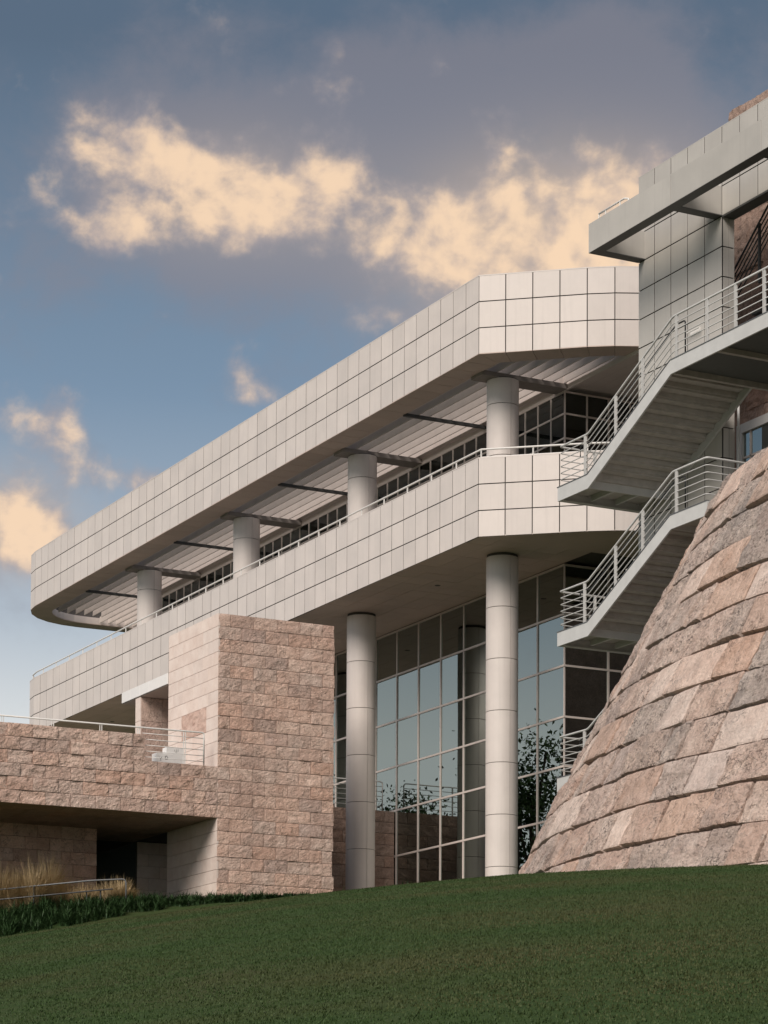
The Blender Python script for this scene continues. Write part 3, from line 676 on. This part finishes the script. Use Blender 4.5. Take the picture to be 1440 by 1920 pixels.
# steep dark inner flight seen through the opening above the top landing
inn = MB().prism_xz([(10.2, 3.0), (13.2, 5.5), (13.2, 5.2), (10.3, 2.75)], 2.0, 2.08).build('inner_flight', DARKRAIL, st)
for k in range(6):
    MB().tube([(9.9, 1.5, 4.26-.17*k), (13.4, 1.5, 7.06-.17*k)], .028 if k == 0 else .018, 6).build('rail', DARKRAIL, inn)
for x in (11.55, 12.6): MB().box(x-.03, x+.03, 1.47, 1.53, 3.0+(x-10)*.8-.2, 4.3+(x-10)*.8).build('rail_post', DARKRAIL, inn)
for i in range(9): MB().box(10.25+.3*i, 10.6+.3*i, 1.55, 2.9, 2.60+.25*i, 2.66+.25*i).build('step', DARKRAIL, inn)

# ------------------------------------------------------------------ battered cone wall of cleft travertine
AX, AY, R0, TP, Z0, DZ = 24.314, 10.837, 20.623, .509, -12.029, .8
cone = thing('stone_cone_wall', 'sloping curved wall of big rough cleft travertine slabs in overlapping courses', 'wall', (AX, AY, -13))
def rad(z): return R0-TP*(z-Z0)
A0, A1 = R_(222), R_(305)
s = MB(); na = 60; zb, zt = -13.7, Z0+DZ*11-.02
for i in range(na+1):
    a = A0-.03+(A1-A0+.06)*i/na
    for z, dr in ((zb, -.10), (zt, -.10), (zt, -3.2), (zb, -3.2-(rad(zb)-rad(zt)))): s.v.append((AX+(rad(z)+dr)*cos(a), AY+(rad(z)+dr)*sin(a), z))
for i in range(na):
    for k in range(4): s.f.append((4*i+k, 4*i+4+k, 4*i+4+(k+1) % 4, 4*i+(k+1) % 4))
s.f.append((0, 1, 2, 3)); s.f.append(tuple(4*na+k for k in (3, 2, 1, 0)))
cb = s.build('core', BACK, cone)
def cone_stone(k, a0, a1, seed):
    rnd = random.Random(seed); z0 = Z0+DZ*k; z1 = z0+DZ; wid = rad(z0)*(a1-a0); nx = max(12, round(wid/.038)); ny = 24; g = .019; gz_ = .022; kind = rnd.choices((0, 1, 2, 3, 4), (5, 4, 2.2, 1.3, 2.2))[0]
    off = Vector((rnd.uniform(-90, 90), rnd.uniform(-90, 90), rnd.uniform(-90, 90))); amp = (rnd.uniform(.025, .045), rnd.uniform(.03, .055), .010, rnd.uniform(.012, .025), rnd.uniform(.03, .05))[kind]; proud = rnd.choice((0., .01, .02, .035, .06)); tilt = rnd.uniform(.0, .04)
    tx = rnd.uniform(-.03, .03); s = MB(); nrm_z = TP/math.hypot(1, TP); nrm_r = 1/math.hypot(1, TP); lean = rnd.uniform(-.004, .004)
    for j in range(ny+1):
        for i in range(nx+1):
            u, v = i/nx, j/ny
            e = min(min(u, 1-u)*nx, min(v, 1-v)*ny)
            z = z0+gz_+(z1-z0-2*gz_)*v; aa = a0+g/rad(z)+(a1-a0-2*g/rad(z))*u+lean*(v-.5)
            p = Vector(((u*wid)*1.5, v*1.5, 0))+off
            h = noise.fractal(p*1.5, .75, 2.2, 6)*amp*1.3+(noise.ridged_multi_fractal(p*1.1, 1., 2., 4, 1., 2.)-1.)*amp*.55
            ed = min(v, 1-v)*ny; h *= min(1., .35+ed*.10)
            if kind in (1, 4): h += noise.fractal(p*5., .7, 2.3, 4)*.016-max(0., noise.noise(p*3.3)-.25)*.07
            h += proud+tilt*(1-v)+tx*(u-.5)*2
            if e <= 0: h -= .018
            elif e <= 1: h -= .004
            if 0 < i < nx: aa += rnd.uniform(-.3, .3)*(a1-a0)/nx
            elif True: aa += noise.noise(Vector((off.x, v*3+off.y, 0)))*.0012
            zz = z + (noise.noise(Vector((u*wid*2.5+off.x, off.z, 3.)))*.010 if j in (0, ny) else rnd.uniform(-.25, .25)*DZ/ny)
            r = rad(z)+h*nrm_r; zz += h*nrm_z
            s.v.append((AX+r*cos(aa), AY+r*sin(aa), zz))
    kk = nx+1
    for j in range(ny):
        for i in range(nx): s.f.append((j*kk+i, j*kk+i+1, (j+1)*kk+i+1, (j+1)*kk+i))
    ring = [i for i in range(nx+1)] + [j*kk+nx for j in range(1, ny+1)] + [ny*kk+i for i in range(nx-1, -1, -1)] + [j*kk for j in range(ny-1, 0, -1)]
    n0 = len(s.v); b_ = []
    for i in ring:
        x, y, z = s.v[i]; dx, dy = AX-x, AY-y; l = math.hypot(dx, dy); b_.append((x+dx/l*.2, y+dy/l*.2, z-.1))
    s.v += b_
    for a in range(len(ring)): b = (a+1) % len(ring); s.f.append((ring[b], ring[a], n0+a, n0+b))
    uvs = [((i % kk)/nx*wid+off.x, (i//kk)/ny*.9+off.y) for i in range(kk*(ny+1))]; uvs += [uvs[i] for i in ring]
    o = s.build('stone', CONES[kind], cb); me = o.data; ul = me.uv_layers.new(name='slab'); li = [0]*len(me.loops); me.loops.foreach_get('vertex_index', li)
    ul.data.foreach_set('uv', [c for i in li for c in uvs[i]])
    return o
sd_ = 100
for k in range(-2, 11):
    a = A0+random.uniform(0, .04); z = Z0+DZ*k
    while a < A1:
        wd = random.choice((.76, .76, 1.14, 1.14, 1.52, 1.52, 1.9))*random.uniform(.94, 1.06); b = a+wd/rad(z)
        cone_stone(k, a, b, sd_); sd_ += 1; a = b

# ------------------------------------------------------------------ travertine pavilion with terrace and underpass
PX, PY, PT = -6.03, -5.394, -1.585; PYR = PY+5*M; PXL = PX-5*M; NB = -7.681
pv = thing('travertine_pavilion', 'pink travertine block with split-faced stones, smooth side, terrace wall and dark underpass', 'building', (-8, -6, -10.8))
body = MB().box(PXL+.05, PX-.06, PY+.05, PYR-.05, -11.2, PT-.03).build('tower_wall', BACK, pv)
stone_courses(body, (PX, PY+.004), (0, 1), (1, 0), 5*M-.004, PT, 24, ROUGH, .016, 'rough_stone', True, ragged=1.)
def patch(t, z): return M*1 < t < M*3 and -5.39 < z < -4.64 
stone_courses(body, (PXL, PY), (1, 0), (0, -1), 5*M-.002, PT, 24, SMOOTH, 0, 'smooth_stone', False, smooth=True, skip=lambda t, z: -5.02 < z < -4.25)
for t0, t1 in ((0, 1.4), (3.86, 5)):                               # plain stones either side of the rough patch
    for r in (7, 8): put('smooth_stone', panel_mesh(M*(t1-t0)-.002, H, .06, .005, SMOOTH, .003), body, (PXL+M*(t0+t1)/2, PY, PT-(r+1)*H), 0)
put('rough_stone', rough_mesh(M*2.46, 2*H, .1, 16, 9, .03, 55, m_stone('pink_rough_patch', (.58, .38, .31), (.72, .55, .47), .5, 1., .05, False, .2, .4)), body, (PXL+M*2.63, PY-.004, PT-9*H), 0)
stone_courses(body, (PX, PYR), (-1, 0), (0, 1), 5*M, PT, 18, ROUGH, .016, 'rough_stone', True, unit=2*M)
# terrace wall over the underpass
YE = -15.4
tb = MB().box(PX-.45, PX-.06, YE, PY+.04, NB+.02, PT-12*H-.03).build('terrace_wall', BACK, pv)
MB().box(PX-.45, PX-.06, YE, -7.72, PT-12*H-.03, PT-10*H-.03).build('upper_course', BACK, tb)
stone_courses(tb, (PX, PY-.004), (0, -1), (1, 0), -7.68-YE+7.7-5.394+.0 if False else PY-YE, PT-12*H, 4, ROUGH, .024, 'rough_stone', True, proud=.022)
stone_courses(tb, (PX, -7.70), (0, -1), (1, 0), -7.70-YE, PT-10*H, 2, ROUGH, .024, 'rough_stone', True, proud=.022)
MB().box(PX-.44, PX-.01, -7.715, -7.705, PT-12*H, PT-10*H).build('end_stone', ROUGH, tb)
MB().box(PX-6, PX-.45, YE, PY, -6.5, -6.25).build('terrace_floor', CONC, pv)
us = MB().box(PX-12.2, PX-.05, YE-3, PY+2.5, NB+.04, NB+.10).build('underpass_soffit', BACK, pv)
for i in range(6):
    for j in range(13):
        x1 = PX-.012-.02-1.1*i; x0 = x1-1.1; y1 = PY-.01-M*j; y0 = y1-M
        MB().box(x0+.006, x1-.006, y0+.006, y1-.006, NB+.012+jit(), NB+.04).build('soffit_panel', SHADE_STONE, us)  # darker stone colour stands in for shade under the terrace
lw = MB().box(-11, -10.26, YE, -7.58, -11.4, NB+.03).build('underpass_wall', BACK, pv)
stone_courses(lw, (-10.2, -7.56), (0, -1), (1, 0), -7.56-YE, NB+.02, 10, ROUGH, .018, 'rough_stone', True)
MB().box(-10.99, -10.25, -7.578, -7.56, -11.4, NB+.02).build('end_stone', SHADE_STONE, lw)
bw = MB().box(-13.2, -12.5, -5.32, -3, -11.4, NB+.03).build('underpass_wall', BACK, pv)
stone_courses(bw, (-12.45, -5.32), (0, 1), (1, 0), 2.2, NB+.02, 10, SMOOTH, 0, 'smooth_stone', False, smooth=True)
MB().box(-18, -17.8, YE, 0, -11.4, NB).build('underpass_end', INT, pv); MB().box(-18, -12.6, -5.33, -5.2, -11.4, NB).build('underpass_end', INT, pv)
# white lintel and pier left of the block
wl = MB().box(PXL-3.83, PXL-.002, PY+.002, PY+1.7, -3.07, -2.72).build('lintel', INTF, pv)
for i in range(5): put('lintel_panel', panel_mesh(M*1.005, .35, .03, .006, WBOX), wl, (PXL-3.83+M*1.005*(i+.5), PY-.032, -3.07), 0)
put('lintel_panel', panel_mesh(1.7, .35, .03, .006, WBOX), wl, (PXL-3.86, PY+.85, -3.07), -pi/2)
MB().box(PXL-3.82, PXL-.01, PY+.01, PY+1.69, -3.085, -3.071).build('lintel_soffit', SOFFIT, wl)
pr = MB().box(-12.52, -12.17, PY+.04, PY+2.6, -6.3, -3.09).build('pier', BACK, pv)
for r in range(5):
    put('smooth_stone', panel_mesh(.42, M, .04, .005, SMOOTH), pr, (-12.35, PY, -3.09-M*(r+1)+.02*0), 0)
    for k in range(3): put('smooth_stone', panel_mesh(M*.95, M, .03, .005, ROUGH), pr, (-12.14, PY+.03+M*.95*(k+.5), -3.09-M*(r+1)), pi/2)
# terrace railing
rz = -5.175
tr_ = MB().tube([(PX-.1, YE, rz-.04), (PX-.1, -5.85, rz), (PX-.1, -5.80, rz-.02), (PX-.1, -5.79, rz-.06), (PX-.1, -5.79, -6.17)], .025).build('terrace_railing', WHITE, pv, smooth=True)
for i in range(1, 6): MB().tube([(PX-.1, -7.74, rz-.172*i), (PX-.1, -5.79, rz-.172*i)], .011, 6).build('rail', WHITE, tr_, smooth=True)
for y in (-13.5, -12.0, -10.5, -9.03, -7.86, -6.41):
    for k in (-.03, .03): MB().box(PX-.115, PX-.085, y+k-.008, y+k+.008, (PT-12*H if y > -7.7 else PT-10*H)-.02, rz-.01).build('rail_post', WHITE, tr_)
# white stepped box with small black marks on the terrace
wb = thing('white_box', 'white stepped low box with small black marks behind the terrace railing', 'box', (-6.75, -6.7, -6.12))
wbb = MB().box(-6.95, -6.6, -7.1, -6.2, -6.13, -5.80).build('lower_box', WBOX, wb); MB().box(-6.96, -6.64, -6.76, -6.21, -5.80, -5.60).build('upper_box', WBOX, wb)
def mark(polys, y, z, s_, n='mark'):
    for p in polys:
        t = MB(); k = len(p); t.v = [(-6.597, y+a*s_, z+b*s_) for a, b in p]+[(-6.603, y+a*s_, z+b*s_) for a, b in p]; t.f = [tuple(range(k))]+[(i, (i+1) % k, k+(i+1) % k, k+i) for i in range(k)]
        t.build(n, MARK, wbb)
mark([[(-.5, .6), (-.2, .1), (.1, .1), (.5, .4), (.1, -.5), (-.1, -.2)], [(-.2, -.7), (.3, -.7), (.3, -.6), (-.2, -.6)]], -6.97, -5.95, .10)
mark([[(-.45, .5), (-.3, .5), (-.3, -.5), (-.45, -.5)], [(-.3, .5), (.1, .6), (.1, .45), (-.3, .38)], [(.1, .6), (.45, .1), (.33, .05), (.05, .45)], [(.45, .1), (.3, -.5), (.2, -.45), (.33, .1)], [(-.3, -.5), (.3, -.5), (.3, -.4), (-.3, -.4)]], -6.78, -5.93, .10)
t_ = [[(-.6, .4), (-.5, .4), (-.35, -.3), (-.45, -.3)], [(.1, .5), (.2, .5), (.05, -.3), (-.03, -.3)], [(.55, .5), (.63, .5), (.5, -.3), (.42, -.3)], [(-.3, -.55), (.2, -.55), (.2, -.47), (-.3, -.47)]]
for p in t_:
    t = MB(); k = 4; t.v = [(-6.637, -6.45+a*.1, -5.70+b*.1) for a, b in p]+[(-6.643, -6.45+a*.1, -5.70+b*.1) for a, b in p]; t.f = [tuple(range(k))]+[(i, (i+1) % k, k+(i+1) % k, k+i) for i in range(k)]; t.build('mark', MARK, wbb)

# ------------------------------------------------------------------ low stone wall and railing behind the column
lo = thing('low_stone_wall', 'low shaded travertine wall with tube railing between the second column and the glass', 'wall', (-12.4, 2.2, -10.5))
lb = MB().box(-12.75, -12.31, -1.0, 3.74, -11, -6.12).build('wall', BACK, lo)
stone_courses(lb, (-12.25, 3.75), (0, -1), (1, 0), 4.6, -6.09, 12, SHADE_STONE, .018, 'stone', True, rowh=.378)  # wall's shade is darkened into the stone colour
for i in range(6):
    z = -5.10-.165*i
    MB().tube(fillet([(-12.45, -1, z), (-12.45, 3.40, z), (-12.45, 3.40, -6.1)], .1) if i == 0 else [(-12.45, -1, z), (-12.45, 3.39, z)], .022 if i == 0 else .012, 6).build('rail', GREYRAIL if False else STEEL, lo, smooth=True)
for y in (1.55, .2): MB().box(-12.47, -12.43, y-.02, y+.02, -6.13, -5.1).build('rail_post', STEEL, lo)

# ------------------------------------------------------------------ path handrail, lower left
hr = thing('path_handrail', 'grey bent tube handrail standing in the dry grass by the underpass', 'handrail', (-5.9, -9.5, -11))
P0, P1 = Vector((-7.9, -13.5, -10.27)), Vector((-5.26, -8.55, -9.75))
dr = (P1-P0).normalized(); gE = gz(-5.26, -8.5)
MB().tube(fillet([P0, P0.lerp(P1, .82)+Vector((0, 0, .045)), P1, P1+Vector((.02, .0, gE-.2-P1.z))], .13, 5), .024).build('top_rail', GREYRAIL, hr, smooth=True)
MB().tube([P0+Vector((.05, 0, -.28)), P0.lerp(P1, .93)+Vector((.05, 0, -.255))], .02).build('mid_rail', GREYRAIL, hr, smooth=True)
for t in (.25, .53, .80, .87):
    p = P0.lerp(P1, t); MB().tube([(p.x, p.y, gz(p.x, p.y)-.2), (p.x, p.y, p.z+(.02 if t < .7 else -.28))], .022, 6).build('post', DARKRAIL, hr, smooth=True)

# ------------------------------------------------------------------ planting and lawn
def blade(s, p, hgt, wd, lean, az_, seg=3, droop=.5):
    dx, dy = cos(az_), sin(az_); px, py = -dy*wd/2, dx*wd/2; n = len(s.v)
    for i in range(seg+1):
        t = i/seg; o = lean*t*t*hgt; z = hgt*(t-droop*lean*t*t); k = (1-t)**.6
        c = (p[0]+dx*o, p[1]+dy*o, p[2]+z)
        if i < seg: s.v += [(c[0]-px*k, c[1]-py*k, c[2]), (c[0]+px*k, c[1]+py*k, c[2])]
        else: s.v.append(c)
    for i in range(seg-1): q = n+2*i; s.f.append((q, q+1, q+3, q+2))
    q = n+2*(seg-1); s.f.append((q, q+1, q+2))
def atpx(x, dep):
    v = dv+rv2*((x-720)/F); p = CAM+v*(dep/v.dot(dh)); return p.x, p.y
rr = random.Random(5)
s = MB()
for i in range(560):                                           # strappy border plants along the top of the lawn
    t = rr.random(); xp = -60+t*640
    band = 4.2*(1-max(0, xp)/560)+.5
    d = 69.7+max(0, xp)/560*4.0+rr.random()*band
    x, y = atpx(xp, d); z = gz(x, y)
    hmul = (1.10-.62*max(0, xp)/560)*rr.uniform(.75, 1.3)
    for b in range(34): blade(s, (x+rr.gauss(0, .05), y+rr.gauss(0, .05), z-.03), rr.uniform(.28, .58)*hmul, rr.uniform(.02, .04), rr.uniform(.25, 1.35), rr.uniform(0, 2*pi), 4, .55)
structure(put('border_plants', s.mesh('border_plants', LIRI)), 'stuff', 'dark green strappy border plants along the upper lawn edge')
s = MB()
for i in range(74):                                            # dry fountain grass in separate clumps
    xp = -60+rr.random()**1.6*300; d = rr.uniform(74.0, 75.6)
    x, y = atpx(xp, d); z = gz(x, y); hh = (1.55 if xp < 105 else .80)*rr.uniform(.75, 1.2)
    for b in range(230):
        a = rr.uniform(0, 2*pi); q = rr.random()**.7*.22
        blade(s, (x+cos(a)*q, y+sin(a)*q, z), hh*rr.uniform(.5, 1.15), rr.uniform(.010, .020), rr.uniform(.1, 1.2)*(.4+q*3), a+rr.gauss(0, .5), 5, .5)
structure(put('dry_grass', s.mesh('dry_grass', TAN)), 'stuff', 'tan dry ornamental grass growing around the handrail')
s = MB()
for i in range(26):                                            # odd tall blades at the foot of the walls
    xp = rr.choice((rr.uniform(560, 640), rr.uniform(690, 800), rr.uniform(255, 310))); d = 73.5+rr.random()*1.2
    x, y = atpx(xp, d)
    for b in range(3): blade(s, (x, y, gz(x, y)), rr.uniform(.2, .42), .02, rr.uniform(.2, .8), rr.uniform(0, 2*pi))
structure(put('weed_tufts', s.mesh('weed_tufts', LIRI)), 'stuff', 'few tall grass tufts at the foot of the walls')
s = MB(); V = s.v; Fc = s.f                                    # mown lawn
for i in range(95000):
    u = rr.random(); d = 13.5*(72/13.5)**(u**.72); xp = rr.uniform(-90, 1530); x, y = atpx(xp, d); z = gz(x, y)
    k = 1.+max(0, (d-25)/60)
    for b in range(4):
        a = rr.uniform(0, 2*pi); h = rr.uniform(.007, .018); wd = rr.uniform(.004, .008)*k; ln = rr.uniform(.1, .9)*h
        bx, by = x+rr.uniform(-.05, .05)*k, y+rr.uniform(-.05, .05)*k; n = len(V); ca, sa = cos(a), sin(a)
        V.append((bx-sa*wd, by+ca*wd, z-.004)); V.append((bx+sa*wd, by-ca*wd, z-.004)); V.append((bx+ca*ln, by+sa*ln, z+h)); Fc.append((n, n+1, n+2))
structure(put('lawn_grass', s.mesh('lawn_grass', GBL)), 'stuff', 'short mown green grass covering the slope')

# ------------------------------------------------------------------ trees down the hill, mirrored in the glass
def tree(x, y, hgt, rad_, seed, label, nleaf=9000):
    r = random.Random(seed); z = gz(x, y); t = thing('tree', label, 'tree', (x, y, z), 'trees mirrored in the glass')
    s = MB(); s2 = MB(); clumps = []
    trunk = [Vector((x+r.uniform(-.2, .2)*i, y+r.uniform(-.2, .2)*i, z-.3+hgt*.6*i/4)) for i in range(5)]
    for i in range(4): s.tube([trunk[i], trunk[i+1]], .28-.05*i, 7)
    for k in range(11):
        b = trunk[2].lerp(trunk[4], r.random()); a = r.uniform(0, 2*pi); e = Vector((x+cos(a)*rad_*r.uniform(.3, .9), y+sin(a)*rad_*r.uniform(.3, .9), z+hgt*r.uniform(.5, .97)))
        mid = b.lerp(e, .5)+Vector((0, 0, .4)); s.tube([b, mid, e], .07, 5); clumps += [e, mid.lerp(e, .5)]
    for i in range(nleaf):
        c = r.choice(clumps); p = c+Vector((r.gauss(0, .75), r.gauss(0, .75), r.gauss(0, .55))); q = .12*r.uniform(.6, 1.3)
        u = Vector((r.gauss(0, 1), r.gauss(0, 1), r.gauss(0, 1))).normalized(); v = u.cross(Vector((r.gauss(0, 1), r.gauss(0, 1), r.gauss(0, 1)))).normalized()
        s2.quad(tuple(p-u*q), tuple(p+v*q*.5), tuple(p+u*q), tuple(p-v*q*.5))
    s.build('trunk', BARK, t); s2.build('crown', LEAF, t)
tree(-56.5, -17.5, 14.2, 3.4, 3, 'taller small tree mirrored in the lower panes between the two columns')
tree(-60.5, -22.5, 13.2, 2.8, 4, 'sparser small tree mirrored beside the taller one in the lower panes')
tree(-39.2, -17.4, 13.0, 3.6, 5, 'leafy tree mirrored in the panes right of the near column')
tree(-53.0, -21.5, 11.8, 3.6, 8, 'broad dark tree mirrored low behind the railing in the middle panes', 14000)
tree(-47.0, -17.5, 11.0, 3.4, 9, 'rounded dark tree mirrored at the foot of the middle panes', 14000)
tree(-64.0, -19.0, 12.5, 4.0, 10, 'farther dark tree mirrored left of the near column', 14000)
tree(-48.0, -13.0, 9.0, 3.0, 6, 'low bushy tree mirrored at the foot of the glass wall')
